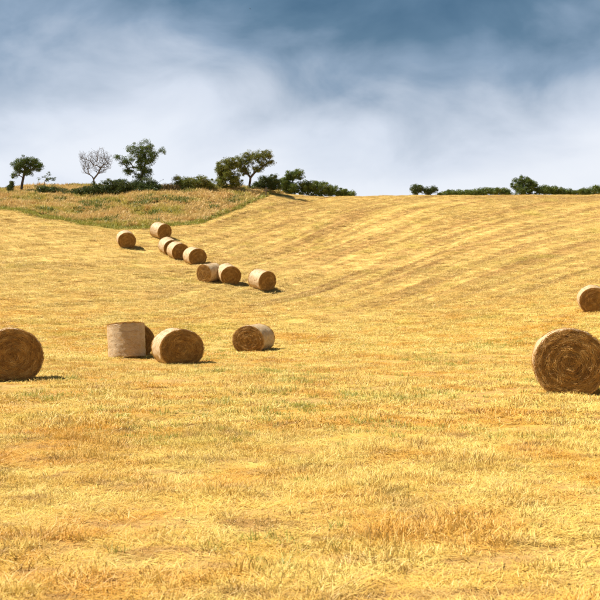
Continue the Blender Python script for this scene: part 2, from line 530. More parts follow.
def scatter(name, pts, rotz, scl, coll, label, cat, seed=0, tilt=0.12):
    n = len(pts)
    r = np.random.default_rng(seed)
    me = bpy.data.meshes.new(name)
    me.vertices.add(n)
    me.vertices.foreach_set('co', pts.astype(np.float64).ravel())
    a = me.attributes.new('rot', 'FLOAT_VECTOR', 'POINT')
    a.data.foreach_set('vector', np.c_[r.uniform(-tilt, tilt, n), r.uniform(-tilt, tilt, n), rotz].astype(np.float32).ravel())
    a = me.attributes.new('scl', 'FLOAT_VECTOR', 'POINT')
    a.data.foreach_set('vector', np.asarray(scl, np.float32).ravel())
    a = me.attributes.new('idx', 'INT', 'POINT')
    a.data.foreach_set('value', r.integers(0, len(coll.objects), n).astype(np.int32))
    o = bpy.data.objects.new(name, me)
    COL.objects.link(o)
    ng = bpy.data.node_groups.new(name + '_scatter', 'GeometryNodeTree')
    ng.interface.new_socket('Geometry', in_out='INPUT', socket_type='NodeSocketGeometry')
    ng.interface.new_socket('Geometry', in_out='OUTPUT', socket_type='NodeSocketGeometry')
    gi, go = ng.nodes.new('NodeGroupInput'), ng.nodes.new('NodeGroupOutput')
    ci = ng.nodes.new('GeometryNodeCollectionInfo')
    ci.inputs['Collection'].default_value = coll
    ci.inputs['Separate Children'].default_value = True
    ci.inputs['Reset Children'].default_value = True
    ip = ng.nodes.new('GeometryNodeInstanceOnPoints')
    ip.inputs['Pick Instance'].default_value = True

    def na(nm, t):
        x = ng.nodes.new('GeometryNodeInputNamedAttribute')
        x.data_type = t
        x.inputs['Name'].default_value = nm
        return x.outputs[0]
    er = ng.nodes.new('FunctionNodeEulerToRotation')
    L = ng.links.new
    L(na('rot', 'FLOAT_VECTOR'), er.inputs[0])
    L(er.outputs[0], ip.inputs['Rotation'])
    L(na('scl', 'FLOAT_VECTOR'), ip.inputs['Scale'])
    L(na('idx', 'INT'), ip.inputs['Instance Index'])
    L(ci.outputs[0], ip.inputs['Instance'])
    L(gi.outputs[0], ip.inputs['Points'])
    L(ip.outputs[0], go.inputs[0])
    md = o.modifiers.new('scatter', 'NODES')
    md.node_group = ng
    tag(o, label, cat, kind='stuff')
    return o


def frustum_points(rng, d0, d1, per_m2, margin=1.5, half=0.33):
    """even random points on the strip of field between two distances, a little wider than the view"""
    x1 = half * d1 + margin
    n = int((2 * x1) * (d1 - d0) * per_m2)
    x = rng.uniform(-x1, x1, n)
    y = rng.uniform(d0, d1, n)
    k = np.abs(x) < half * y + margin
    return x[k], y[k]


RNG = np.random.default_rng(11)
near_c = tuft_collection('near_tufts', [tuft_mesh('tuft_up', 100 + i, 48, 0.09, (0.03, 0.085), (12, 74), 0.0045, M_DRY) for i in range(5)]
                         + [tuft_mesh('tuft_flat', 120 + i, 42, 0.13, (0.06, 0.18), (66, 88), 0.0050, M_DRY, 0.4) for i in range(5)])
mid_c = tuft_collection('mid_tufts', [tuft_mesh('tuft_mid', 140 + i, 50, 0.16, (0.035, 0.09), (12, 76), 0.009, M_DRY) for i in range(4)]
                        + [tuft_mesh('tuft_midflat', 150 + i, 44, 0.18, (0.08, 0.22), (66, 88), 0.009, M_DRY, 0.4) for i in range(4)])
thatch_c = tuft_collection('thatch_tufts', [tuft_mesh('tuft_thatch', 130 + i, 60, 0.20, (0.08, 0.26), (80, 90), 0.0048, M_DRY, 0.15) for i in range(5)])
far_c = tuft_collection('far_tufts', [tuft_mesh('tuft_far', 160 + i, 90, 0.34, (0.04, 0.12), (45, 88), 0.015, M_DRY) for i in range(6)])
green_c = tuft_collection('green_tufts', [tuft_mesh('tuft_green', 180 + i, 34, 0.09, (0.06, 0.14), (5, 50), 0.006, M_GREEN) for i in range(4)])
bank_c = tuft_collection('bank_tufts', [tuft_mesh('tuft_bank', 200 + i, 46, 0.30, (0.14, 0.36), (6, 60), 0.032, M_BANK) for i in range(6)])
frond_c = tuft_collection('frond_tufts', [tuft_mesh('tuft_frond', 220 + i, 60, 0.30, (0.12, 0.34), (15, 80), 0.055, M_BRACKEN) for i in range(4)])
verge_c = tuft_collection('verge_tufts', [tuft_mesh('tuft_verge', 240 + i, 44, 0.22, (0.1, 0.26), (5, 55), 0.03, M_GREEN) for i in range(4)])


def lay(x, y, keep, h, seed):
    x, y = x[keep], y[keep]
    n = len(x)
    r = np.random.default_rng(seed)
    s = r.uniform(0.75, 1.3, n)
    hh = h[keep] * r.uniform(0.8, 1.25, n)
    return np.c_[x, y, ground(x, y)], r.uniform(0, 6.283, n), np.c_[s, s, s * hh]


def field_layer(name, d0, d1, dens, coll, label, seed, f, margin=1.5):
    x, y = frustum_points(RNG, d0, d1, dens, margin)
    cl = fbm(x * f, y * f, seed, 4)
    bare = fbm(x * f * 0.6 + 9, y * f * 1.1 + 4, seed + 3, 4)
    if d0 > 30:                                # on the hill the cover follows the mowing lines
        u, v = mow_lines(x, y)
        cl = 0.25 * cl + 0.35 * fbm(u * 0.025, v * 1.1, seed, 3) + 0.18
        bare = bare * 0 + 0.5
    keep = (RNG.random(len(x)) < np.clip(0.62 + 2.4 * (cl - 0.42), 0.22, 1)) & (bare < 0.70) & (beyond_edge(x, y) < -0.3)
    h = 0.5 + 2.2 * np.clip(cl - 0.3, 0, 0.5)
    p, rz, s = lay(x, y, keep, h, seed)
    scatter(name, p, rz, s, coll, label, 'dry grass', seed)
    return len(p)


cnt = field_layer('dry_grass', 4.2, 13.0, 190, near_c, 'short dry straw coloured grass across the near foreground', 31, 1.7)
cnt += field_layer('dry_grass', 13.0, 34.0, 70, mid_c, 'short dry golden grass around the nearest bales', 32, 1.1, 3)
cnt += field_layer('dry_grass', 34.0, 68.0, 30, far_c, 'dry golden grass in the hollow of the field', 33, 0.6, 4)
cnt += field_layer('dry_grass', 68.0, 114.0, 18, far_c, 'dry golden grass on the upper hillside', 34, 0.45, 5)

x, y = frustum_points(RNG, 4.2, 16.0, 75)
th_ = fbm(x * 1.5 + 3, y * 1.5, 61, 4)
p, rz, s = lay(x, y, th_ < 0.66, np.full(len(x), 1.0), 62)
scatter('cut_straw', p, rz, s, thatch_c, 'loose cut straw lying flat over the near foreground', 'straw', 63, 0.05)

# green regrowth
x, y = frustum_points(RNG, 4.5, 45, 16)
gsel = fbm(x * 0.45, y * 0.45, 77, 4)
keep = (gsel > 0.63) & (RNG.random(len(x)) < 0.55) | (RNG.random(len(x)) < 0.02)
p, rz, s = lay(x, y, keep, np.full(len(x), 0.7), 78)
s *= np.clip(p[:, 1:2] / 14.0, 0.8, 1.3)
scatter('green_grass', p, rz, s, green_c, 'thin green shoots growing through the dry grass', 'green grass', 79)

# bank, verge, bracken
x = RNG.uniform(-45, -0.5, 30000)
y = RNG.uniform(84, 112, 30000)
b = beyond_edge(x, y)
keep = (b > 0.2) & (RNG.random(len(x)) < np.clip(0.3 + 1.4 * (fbm(x * 0.5, y * 0.5, 5, 3) - 0.3), 0.1, 1))
p, rz, s = lay(x, y, keep, 0.5 + 1.0 * fbm(x * 0.4, y * 0.4, 8, 3), 80)
scatter('bank_grass', p, rz, s, bank_c, 'tall tan and olive rough grass on the bank below the hedge', 'rough grass', 81)
keep = (np.abs(b + (fbm(x * 0.8, y * 0.8, 40, 3) - 0.5) * 1.2) < 0.75) & (x < -3) & (RNG.random(len(x)) < 0.95)
p, rz, s = lay(x, y, keep, np.full(len(x), 1.0), 82)
scatter('green_verge', p, rz, s, verge_c, 'green strip of grass along the edge of the mown field', 'green grass', 83)
keep = (b > 1.0) & (fbm(x * 0.6, y * 0.45, 91, 3) > 0.635) & (RNG.random(len(x)) < 0.5)
p, rz, s = lay(x, y, keep, np.full(len(x), 1.0), 84)
scatter('bracken', p, rz, s, frond_c, 'patches of dark green bracken among the bank grass', 'bracken', 85)

# ------------------------------------------------------------------ hay bales
BR, BL = 0.65, 1.18       # radius, length; local axis along Y, front end at -Y


def bale_shape(p, squash, sag):
    """settle: wider than tall, flattened where it lies on the ground"""
    p = p.copy()
    p[:, 0] *= 1 + squash
    p[:, 2] *= 1 - squash * 0.9
    low = -BR * (1 - squash * 0.9) + sag
    t = np.clip((low + 0.10 - p[:, 2]) / 0.25, 0, 1)
    p[:, 0] *= 1 + 0.05 * t
    p[:, 2] = np.where(p[:, 2] < low, low - 0.008 * np.tanh((low - p[:, 2]) / 0.03), p[:, 2])
    return p


def ring_noise(a, y, seed):
    return fbm(np.cos(a) * 2.2 + 7, np.sin(a) * 2.2 + y * 1.5 + 5, seed, 3) - 0.5


def build_bale_meshes(seed, squash, sag):
    r = np.random.default_rng(seed)
    na, nl = 88, 18
    out = {}
    # net wrap: a tight shell that rolls a few centimetres over each end
    prof = [(-BL / 2 + 0.012, BR - 0.030), (-BL / 2 + 0.014, BR - 0.012), (-BL / 2 + 0.030, BR - 0.003)]
    prof += [(-BL / 2 + 0.06 + (BL - 0.12) * k / nl, BR + 0.004 * math.sin(k * 1.9 + seed)) for k in range(nl + 1)]
    prof += [(BL / 2 - 0.030, BR - 0.003), (BL / 2 - 0.014, BR - 0.012), (BL / 2 - 0.012, BR - 0.030)]
    a = np.arange(na) / na * 2 * np.pi
    V = []
    for k, (yy, rad) in enumerate(prof):
        edge = k < 3 or k > len(prof) - 4
        jag = (r.uniform(-0.008, 0.004, na) if k in (0, len(prof) - 1) else 0)
        rr = rad + 0.045 * ring_noise(a, yy * (0 if edge else 1), seed) + 0.02 * (vnoise(a * 9, np.full(na, yy * 9.0), seed) - 0.5) + jag
        V.append(np.c_[rr * np.cos(a), np.full(na, yy) + 0.005 * r.standard_normal(na) * edge, rr * np.sin(a)])
    V = bale_shape(np.concatenate(V), squash, sag)
    F = []
    for k in range(len(prof) - 1):
        for j in range(na):
            j2 = (j + 1) % na
            F.append((k * na + j, k * na + j2, (k + 1) * na + j2, (k + 1) * na + j))
    out['net_wrap'] = (V, np.array(F), M_NET, True, None)
    # packed straw roll: drum whose two ends carry a coarse spiral
    rings = 15
    V, F = [], []
    ec = [None, None]
    for side in (-1, 1):
        off = len(V)
        for k in range(rings + 1):
            rad = (BR - 0.022) * k / rings
            for j in range(na):
                t = k + a[j] / (2 * np.pi) * 1.0
                bulge = 0.035 * (1 - (k / rings) ** 2) + 0.010 * math.sin(t * 2.1) + 0.05 * (float(fbm(np.array([rad * math.cos(a[j]) * 7 + 9]), np.array([rad * math.sin(a[j]) * 7 + side]), seed, 2)[0]) - 0.5) + 0.02 * (float(hash2(np.array([k]), np.array([j // 3]), seed)[0]) - 0.5)
                V.append((rad * math.cos(a[j]), side * (BL / 2 - 0.012 + bulge), rad * math.sin(a[j])))
        for k in range(rings):
            for j in range(na):
                j2 = (j + 1) % na
                f = (off + k * na + j, off + k * na + j2, off + (k + 1) * na + j2, off + (k + 1) * na + j)
                F.append(f if side < 0 else f[::-1])
        ec[0 if side < 0 else 1] = off + rings * na
    for j in range(na):
        j2 = (j + 1) % na
        F.append((ec[0] + j, ec[0] + j2, ec[1] + j2, ec[1] + j))
    out['straw_roll'] = (bale_shape(np.array(V), squash, sag), np.array(F), M_CORE, True, None)
    # loose straw on each end: ribbons lying along the spiral, some sticking out
    for side, nm in ((-1, 'end_straw'), (1, 'end_straw_b')):
        n = 5200
        rad = (BR - 0.004) * np.sqrt(r.random(n))
        th = r.random(n) * 2 * np.pi
        ln = r.uniform(0.05, 0.20, n)
        w = r.uniform(0.003, 0.008, n)
        dev = r.normal(0, 0.38, n) + (r.random(n) < 0.16) * r.uniform(-1.5, 1.5, n)
        wob = r.uniform(-0.02, 0.02, n)
        P = []
        for q in (-0.5, 0.0, 0.5):
            t = th + q * ln * np.cos(dev) / np.maximum(rad, 0.07)
            rd = np.clip(rad + q * ln * np.sin(dev) + (q == 0) * wob, 0.0, BR + 0.012)
            prf = 0.040 * (1 - (rd / BR) ** 2) + 0.05 * (fbm(rd * np.cos(t) * 7 + 9, rd * np.sin(t) * 7 + side, seed, 2) - 0.5) + 0.010 * np.sin((rd / BR * 15 + (t % (2 * np.pi)) / 6.283) * 2.1)
            outw = BL / 2 + prf + r.uniform(-0.012, 0.03, n) + (q == 0.5) * (r.random(n) < 0.10) * r.uniform(0, 0.06, n)
            P.append(np.c_[rd * np.cos(t), side * outw, rd * np.sin(t)])
        d = P[2] - P[0]
        d /= np.linalg.norm(d, axis=1)[:, None] + 1e-9
        nn = np.c_[np.zeros(n), np.full(n, side * 1.0), np.zeros(n)] + 0.5 * r.standard_normal((n, 3))
        s = np.cross(d, nn)
        s /= np.linalg.norm(s, axis=1)[:, None] + 1e-9
        h = s * w[:, None] * 0.5
        V = np.stack([P[0] - h, P[0] + h, P[1] + h, P[1] - h, P[2] + h * 0.5, P[2] - h * 0.5], 1).reshape(-1, 3)
        k = np.arange(n)[:, None] * 6
        F = np.concatenate([k + np.array([[0, 1, 2, 3]]), k + np.array([[3, 2, 4, 5]])])
        # streaky tone: neighbouring straw of one wind is alike
        lay_t = vnoise(rad * 26, th * 1.6, seed + 5) * 0.55 + vnoise(rad * 9 + 3, th * 1.1, seed + 8) * 0.2
        tone = np.clip(lay_t + r.normal(0.17, 0.18, n), 0, 1)
        out[nm] = (bale_shape(V, squash, sag), F, M_STRAW, False, {'rnd': np.repeat(tone, 6)})
    # straw pulled through the net round the drum
    n = 850
    th = r.random(n) * 2 * np.pi
    yy = r.uniform(-BL / 2 + 0.02, BL / 2 - 0.02, n)
    yy = np.where(r.random(n) < 0.3, np.sign(yy) * (BL / 2 - 0.03 * r.random(n)), yy)
    ln = r.uniform(0.04, 0.17, n)
    dev = r.normal(0, 0.55, n)
    w = r.uniform(0.004, 0.009, n)
    P = []
    for q in (-0.5, 0.0, 0.5):
        t = th + q * ln * np.cos(dev) / BR
        y2 = yy + q * ln * np.sin(dev)
        rr = BR + 0.045 * ring_noise(t, y2, seed) + 0.006 + r.uniform(0, 0.012, n) + (q == 0.5) * (r.random(n) < 0.25) * r.uniform(0, 0.05, n)
        P.append(np.c_[rr * np.cos(t), y2, rr * np.sin(t)])
    d = P[2] - P[0]
    d /= np.linalg.norm(d, axis=1)[:, None] + 1e-9
    s = np.cross(d, np.c_[np.cos(th), np.zeros(n), np.sin(th)] + 0.4 * r.standard_normal((n, 3)))
    s /= np.linalg.norm(s, axis=1)[:, None] + 1e-9
    h = s * w[:, None] * 0.5
    V = np.stack([P[0] - h, P[0] + h, P[1] + h, P[1] - h, P[2] + h * 0.5, P[2] - h * 0.5], 1).reshape(-1, 3)
    k = np.arange(n)[:, None] * 6
    F = np.concatenate([k + np.array([[0, 1, 2, 3]]), k + np.array([[3, 2, 4, 5]])])
    out['side_straw'] = (bale_shape(V, squash, sag), F, M_STRAW, False, {'rnd': np.repeat(np.clip(r.normal(0.72, 0.25, n), 0, 1), 6)})
    return out


BALE_KINDS = [build_bale_meshes(401, 0.015, 0.045), build_bale_meshes(402, 0.075, 0.085), build_bale_meshes(403, 0.03, 0.06),
              build_bale_meshes(404, 0.0, 0.0)]
_bale_cache = {}
BALE_FEET = []


def put_bale(px, row, d0, kind, phi, scale, label, standing=False, roll=0.0, lean=None):
    """px,row: foot of the near end; phi: how far the far end swings to the left of the line of sight (degrees)"""
    d = ray_hit(px, row, d0)
    fx, fy = (px - CX) * d / FPX, d
    bear = math.atan2(px - CX, FPX)
    ad = bear - math.radians(phi)
    axis = Vector((math.sin(ad), math.cos(ad), 0))
    if standing:
        c = Vector((fx, fy, 0)) + Vector((math.sin(bear), math.cos(bear), 0)) * BR * scale
    else:
        c = Vector((fx, fy, 0)) + axis * BL * 0.5 * scale
    e_ = 0.6
    nrm = Vector((float(smooth_ground(c.x - e_, c.y) - smooth_ground(c.x + e_, c.y)),
                  float(smooth_ground(c.x, c.y - e_) - smooth_ground(c.x, c.y + e_)), 2 * e_)).normalized()
    if lean:
        nrm = (nrm + Vector(lean)).normalized()
    zb = float(np.mean(ground(np.array([c.x, c.x + .4, c.x - .4, c.x, c.x]), np.array([c.y, c.y, c.y, c.y + .4, c.y - .4]))))
    root = empty('hay_bale', (c.x, c.y, zb))
    yax = (axis - nrm * axis.dot(nrm)).normalized()
    xax = yax.cross(nrm).normalized()
    root.rotation_euler = Matrix((xax, yax, nrm)).transposed().to_euler()
    root.scale = (scale, scale, scale)
    bm = BALE_KINDS[kind]
    low = min(v for v in bm['straw_roll'][0][:, 2])
    for part in ('straw_roll', 'net_wrap', 'end_straw', 'end_straw_b', 'side_straw'):
        key = (kind, part)
        nm = 'end_straw' if part.startswith('end') else part
        if key not in _bale_cache:
            V, F, mat, sm, at_ = bm[part]
            o = mesh_obj(nm, V, F, mat, smooth=sm, attrs=at_)
            _bale_cache[key] = o.data
        else:
            o = bpy.data.objects.new(nm, _bale_cache[key])
            COL.objects.link(o)
        o.parent = root
        if standing:
            o.rotation_euler = (math.pi / 2, 0, roll)
            o.location = (0, 0, BL / 2 - 0.02)
        else:
            o.rotation_euler = (0, 0, math.pi if roll else 0)
            o.location = (0, 0, -low - 0.03)
    BALE_FEET.append((c.x, c.y, math.atan2(axis.y, axis.x), standing, scale))
    tag(root, label, 'hay bale', 'round hay bales lying in the field')
    return root


put_bale(570, 395.5, 18.4, 0, 3.5, 1.0, 'largest round hay bale, nearest, at the right edge of the field')
put_bale(12.5, 381, 22.2, 2, 3, 1.0, 'big round hay bale cut off by the left edge of the picture')
put_bale(182, 364.8, 33, 1, 14, 1.05, 'squat dark faced round hay bale right of the upright bale')
put_bale(127.2, 359.3, 34.5, 3, 0, 1.0, 'hay bale standing upright on its flat end, wrap facing us', standing=True, roll=1.1, lean=(-0.09, 0.10, 0))
put_bale(135.5, 356.5, 38.0, 2, 4, 1.0, 'hay bale mostly hidden behind the upright standing bale', roll=1)
put_bale(248.5, 352.3, 40, 1, -23, 0.98, 'round hay bale with its coiled sunlit end turned left, in mid field', roll=1)
put_bale(594.5, 312.3, 46.5, 2, 6, 1.0, 'half hidden hay bale at the right edge, beyond the largest bale')
put_bale(267.2, 291.0, 62, 0, 34, 1.0, 'rightmost hay bale of the group on the slope, pale side to the left')
put_bale(230.5, 285.4, 62.5, 2, 17, 1.0, 'hay bale touching the end of a left facing bale on the slope', roll=1)
put_bale(203.5, 282.5, 64.5, 0, -42, 0.95, 'left facing hay bale with a speckled end, beside another on the slope', roll=1)
put_bale(197.5, 264.2, 69, 2, 22, 1.0, 'front bale in the overlapping row of three on the slope')
put_bale(180.2, 259.7, 72.5, 0, 20, 1.0, 'middle bale in the overlapping row of three on the slope', roll=1)
put_bale(171.5, 254.8, 75.5, 2, 22, 0.98, 'rear bale in the overlapping row of three on the slope')
put_bale(164.3, 238.6, 79.5, 0, 32, 1.0, 'highest hay bale on the slope, just below the grassy bank')
put_bale(126.6, 247.6, 75, 2, 8, 1.0, 'lone hay bale at the upper left of the slope', roll=1)

# stubble and loose straw pushed up against the feet of the bales
r_ = np.random.default_rng(707)
pp, ss = [], []
for bx_, by_, ang_, st_, sc_ in BALE_FEET:
    n = 70
    u = r_.uniform(-1, 1, n)
    side_ = r_.integers(0, 4, n)
    a_, b_ = (BR * 0.8, BR * 0.8) if st_ else (BL * 0.5 + 0.02, BR * 0.62)
    lx = np.where(side_ < 2, np.where(side_ == 0, -a_, a_) + r_.normal(0, 0.05, n), u * a_)
    ly = np.where(side_ < 2, u * b_, np.where(side_ == 2, -b_, b_) + r_.normal(0, 0.06, n))
    if st_:
        q = r_.uniform(0, 6.283, n)
        rq = BR + r_.normal(0.03, 0.05, n)
        lx, ly = rq * np.cos(q), rq * np.sin(q)
    x = bx_ + lx * math.cos(ang_) - ly * math.sin(ang_)
    y = by_ + lx * math.sin(ang_) + ly * math.cos(ang_)
    pp.append(np.c_[x, y, ground(x, y)])
    k = r_.uniform(0.7, 1.1, n)
    ss.append(np.c_[k, k, k * r_.uniform(0.8, 1.6, n)])
pp, ss = np.concatenate(pp), np.concatenate(ss)
scatter('dry_grass', pp, r_.uniform(0, 6.283, len(pp)), ss, mid_c, 'fringe of longer dry grass round the feet of the bales', 'dry grass', 708)

# ------------------------------------------------------------------ trees, bushes and hedges


def tube_mesh(nodes, parent, rad, thick_sides=6):
    V, F = [], []
    for i, p in enumerate(parent):
        if p < 0:
            continue
        a, b = nodes[p], nodes[i]
        d = b - a
        L = np.linalg.norm(d)
        if L < 1e-5:
            continue
        d = d / L
        u = np.cross(d, (0.31, 0.17, 0.93))
        u /= np.linalg.norm(u) + 1e-9
        v = np.cross(d, u)
        ra, rb = rad[p], rad[i]
        ra = min(ra, rb * 1.6)
        ns = thick_sides if rb > 0.04 else 4 if rb > 0.015 else 3
        o = len(V)
        for (c, rr) in ((a, ra), (b, rb)):
            for k in range(ns):
                t = 2 * math.pi * k / ns
                V.append(c + (u * math.cos(t) + v * math.sin(t)) * rr)
        for k in range(ns):
            k2 = (k + 1) % ns
            F.append((o + k, o + k2, o + ns + k2, o + ns + k))
    return V, F


def grow(trunk, tips, r, tip_r, jitter=0.12, power=0.5, segs=4, rise_w=1.6):
    """trunk: list of points from the root up; tips: branch ends. Each tip hooks on to the nearest existing wood"""
    nodes = [np.array(trunk[0], float)]
    parent = [-1]
    for q in trunk[1:]:
        parent.append(len(nodes) - 1)
        nodes.append(np.array(q, float))
    ntr = len(nodes)
    top = nodes[-1]
    start = max(1, ntr - 3)
    order = list(r.permutation(len(tips)))
    for k in order:
        t = tips[k]
        arr = np.array(nodes[start:])
        dist = np.linalg.norm(arr - t, axis=1)
        rise = np.maximum(0, arr[:, 2] - t[2] + 0.1)
        j = int(np.argmin(dist + rise_w * rise)) + start
        a = nodes[j]
        L = np.linalg.norm(t - a)
        m = segs if L > 0.5 else 2
        prev = j
        for s in range(1, m + 1):
            f = s / m
            p = a + (t - a) * f + np.array([0, 0, 0.10 * L * math.sin(f * math.pi)]) + (r.normal(0, jitter * L / m, 3) if s < m else 0)
            nodes.append(p)
            parent.append(prev)
            prev = len(nodes) - 1
    n = len(nodes)
    load = np.zeros(n)
    kids = np.zeros(n, int)
    for i in range(n):
        if parent[i] >= 0:
            kids[parent[i]] += 1
    for i in range(n - 1, -1, -1):
        if kids[i] == 0:
            load[i] += 1
        if parent[i] >= 0:
            load[parent[i]] += load[i]
    rad = tip_r * np.maximum(load, 1) ** power
    return nodes, parent, rad


def leaf_mesh(centres, radii, per, size, r, up=0.4):
    n = len(centres) * per
    c = np.repeat(np.asarray(centres), per, 0)
    rc = np.repeat(np.asarray(radii), per)
    d = r.standard_normal((n, 3))
    d /= np.linalg.norm(d, axis=1)[:, None]
    p = c + d * (rc * r.random(n) ** 0.45)[:, None] * np.array([1, 1, 0.75])
    nrm = r.standard_normal((n, 3)) + np.array([0, 0, up])
    nrm /= np.linalg.norm(nrm, axis=1)[:, None]
    a = np.cross(nrm, r.standard_normal((n, 3)))
    a /= np.linalg.norm(a, axis=1)[:, None]
    b = np.cross(nrm, a)
    s = size * r.uniform(0.6, 1.35, n)[:, None]
    s = s * 0.82
    V = np.stack([p - a * s * 0.5, p + b * s * 0.3 + nrm * s * 0.06, p + a * s * 0.5, p - b * s * 0.3 + nrm * s * 0.06], 1).reshape(-1, 3)
    F = np.arange(n * 4).reshape(n, 4)
    clump = np.repeat(r.random(len(centres)), per)
    tone = np.clip(0.45 * clump + 0.55 * r.random(n), 0, 1)
    return V, F, {'rnd': np.repeat(tone, 4)}


def blob_points(blobs, n, r, d, base_px, base_row, depth=1.0, shell=0.55):
    """points in a crown made of ellipsoids (px,row,rx,ry as seen from the camera) in metres about the foot of the plant"""
    m = d / FPX
    w = np.array([b[2] * b[3] for b in blobs], float)
    w /= w.sum()
    out = []
    for b, cntb in zip(blobs, r.multinomial(n, w)):
        q = r.standard_normal((cntb, 3))
        q /= np.linalg.norm(q, axis=1)[:, None] + 1e-9
        q *= (r.random(cntb) ** shell)[:, None]
        c = np.array([(b[0] - base_px) * m, r.normal(0, 0.15 * b[2] * m * depth), (base_row - b[1]) * m])
        out.append(c + q * np.array([b[2] * m, 0.5 * (b[2] + b[3]) * m * depth, b[3] * m]))
    return np.concatenate(out)


def plant(name, label, cat, px, d, blobs, leafm, seed, trunk=None, tips=90, per=60, leaf=0.11, clump=0.30, barkm=None,
          tip_r=0.010, power=0.5, depth=1.0, group=None, crown='crown', wood='trunk', rise_w=1.6, jitter=0.12):
    r = np.random.default_rng(seed)
    tips = int(tips * (1.7 if trunk is None else 1.0))
    x = (px - CX) * d / FPX
    z0 = gz(x, d)
    row0 = HOR - (z0 - EYE) / d * FPX
    root = empty(name, (x, d, z0 - 0.04))
    T = blob_points(blobs, tips, r, d, px, row0, depth)
    T[:, 2] = np.maximum(T[:, 2], 0.12)
    m = d / FPX
    if trunk is None:                          # a bush: several stems from one stool
        hi = max(0.3, float(np.median(T[:, 2])))
        tr = [(0, 0, -0.1), (0, 0, 0.15 * hi), (0.03, 0, 0.3 * hi)]
    else:
        tr = [((a - px) * m, r.normal(0, 0.05), (row0 - b) * m) for a, b in trunk]
        tr = [(0, 0, -0.12)] + tr
    nodes, par, rad = grow(tr, list(T), r, tip_r, jitter, power, rise_w=rise_w)
    V, F = tube_mesh(nodes, par, rad)
    mesh_obj(wood, V, F, barkm or M_BARK, parent=root, smooth=True)
    if leafm:
        V, F, at_ = leaf_mesh(T, clump * r.uniform(0.5, 1.35, len(T)), int(per * (2.3 if trunk is None else 1.7)), leaf, r)
        V[:, 2] = np.maximum(V[:, 2], 0.03)
        mesh_obj(crown, V, F, leafm, parent=root, attrs=at_)
    tag(root, label, cat, group)
    return root


def hedge(name, label, px, d, blobs, leafm, seed, **kw):
    kw.setdefault('crown', 'foliage')
    kw.setdefault('wood', 'stem')
    kw.setdefault('group', 'hedge along the top of the hill')
    kw.setdefault('per', 55)
    kw.setdefault('clump', 0.32)
    kw.setdefault('tip_r', 0.007)
    return plant(name, label, kw.pop('cat', 'hedge'), px, d, blobs, leafm, seed, **kw)


# left: windswept tree, sapling, bare tree, tall tree
plant('hawthorn_tree', 'small windswept leafy tree farthest left on the skyline', 'tree', 21, 99.5,
      [(18, 165, 6.5, 8), (25, 161, 9, 6.5), (34, 161, 7, 4), (36, 167, 6, 3.5), (26, 171, 8, 4.5), (14.5, 175, 4, 3), (40, 164.5, 3, 1.6)],
      M_LEAF, 501, power=0.46, trunk=[(21, 189), (21.3, 185), (22, 181), (22.8, 177.5)], tips=210, per=50, clump=0.30, leaf=0.10, tip_r=0.013)
plant('sapling', 'thin sapling with a sparse flat crown right of the leftmost tree', 'sapling', 44, 100.5,
      [(48, 178, 7, 3.5), (47, 174, 3, 3), (55, 177.5, 3, 1.5), (39, 178.5, 3, 1)],
      M_LEAF, 502, trunk=[(44, 184), (45, 180)], tips=26, per=22, clump=0.17, leaf=0.09, tip_r=0.011)
plant('shrub', 'little pointed shrub at the foot of the leftmost tree', 'shrub', 10.5, 98.5,
      [(10, 189, 3.5, 4), (11.5, 184, 1.8, 3.5)], M_DARKLEAF, 503, tips=26, per=42, clump=0.2)
plant('bare_tree', 'leafless grey tree with upswept twigs on the skyline', 'tree', 94, 102.5,
      [(85, 163, 5, 12), (92, 160, 6, 13), (101, 157, 6.5, 12), (107, 160, 6, 10), (81, 156, 3.5, 7), (101, 169, 6, 5)],
      None, 504, trunk=[(94, 184.5), (93.8, 182.5), (93.6, 180.5), (93.5, 178.5)], tips=1800, barkm=M_GREYBARK, tip_r=0.0065, power=0.37,
      jitter=0.10, rise_w=4.0)
plant('hawthorn_tree', 'tallest dark green tree on the left skyline beside the bare tree', 'tree', 142.5, 100.5,
      [(134, 150, 11, 8), (146, 147, 9, 9), (142, 157, 13, 8), (154, 155, 6, 6), (163, 150, 4.5, 3.5), (126, 161, 7, 5), (127, 170, 7, 4.5),
       (118, 157, 4, 2.5), (143, 167, 10, 7), (146, 174, 7, 5), (138, 176, 7, 5), (150, 161, 6, 5)],
      M_LEAF, 505, power=0.45, trunk=[(142, 188), (142, 184), (141.5, 180), (141.5, 176)], tips=290, per=52, clump=0.35, leaf=0.105, tip_r=0.012)
# hedge on the left
hedge('hedge', 'low dark hedge between the leftmost tree and the sapling', 44, 98.6,
      [(31, 192.5, 6, 4), (41, 191, 8, 5.5), (51, 191, 8, 6), (60, 192.5, 7, 4.5)], M_DARKLEAF, 511, tips=90)
hedge('hedge', 'low dark hedge with dry grass above it, left of the bare tree', 80, 98.4,
      [(68, 193.5, 7, 4), (77, 193, 8, 4.5), (86, 192, 8, 6), (95, 190, 7, 8)], M_DARKLEAF, 512, tips=95)
hedge('hedge', 'tall dark green hedge between bare tree and tallest tree', 114, 98.8,
      [(103, 189, 8, 9), (112, 188, 9, 10), (120, 187.5, 9, 10), (128, 189, 7, 9)], M_DARKLEAF, 513, tips=150)
hedge('bush', 'dark bush around the trunk of the tallest tree', 146, 98.9,
      [(136, 188.5, 7, 9), (145, 186, 9, 9), (154, 187.5, 7, 8), (148, 193, 13, 4.5)], M_DARKLEAF, 514, tips=130, cat='bush')
hedge('scrub', 'low brown scrub right of the tallest tree', 166, 99.5,
      [(160, 190, 6, 4), (168, 188.5, 7, 4.5), (175, 188.5, 4, 4)], M_BRUSH, 515, tips=60, cat='scrub')
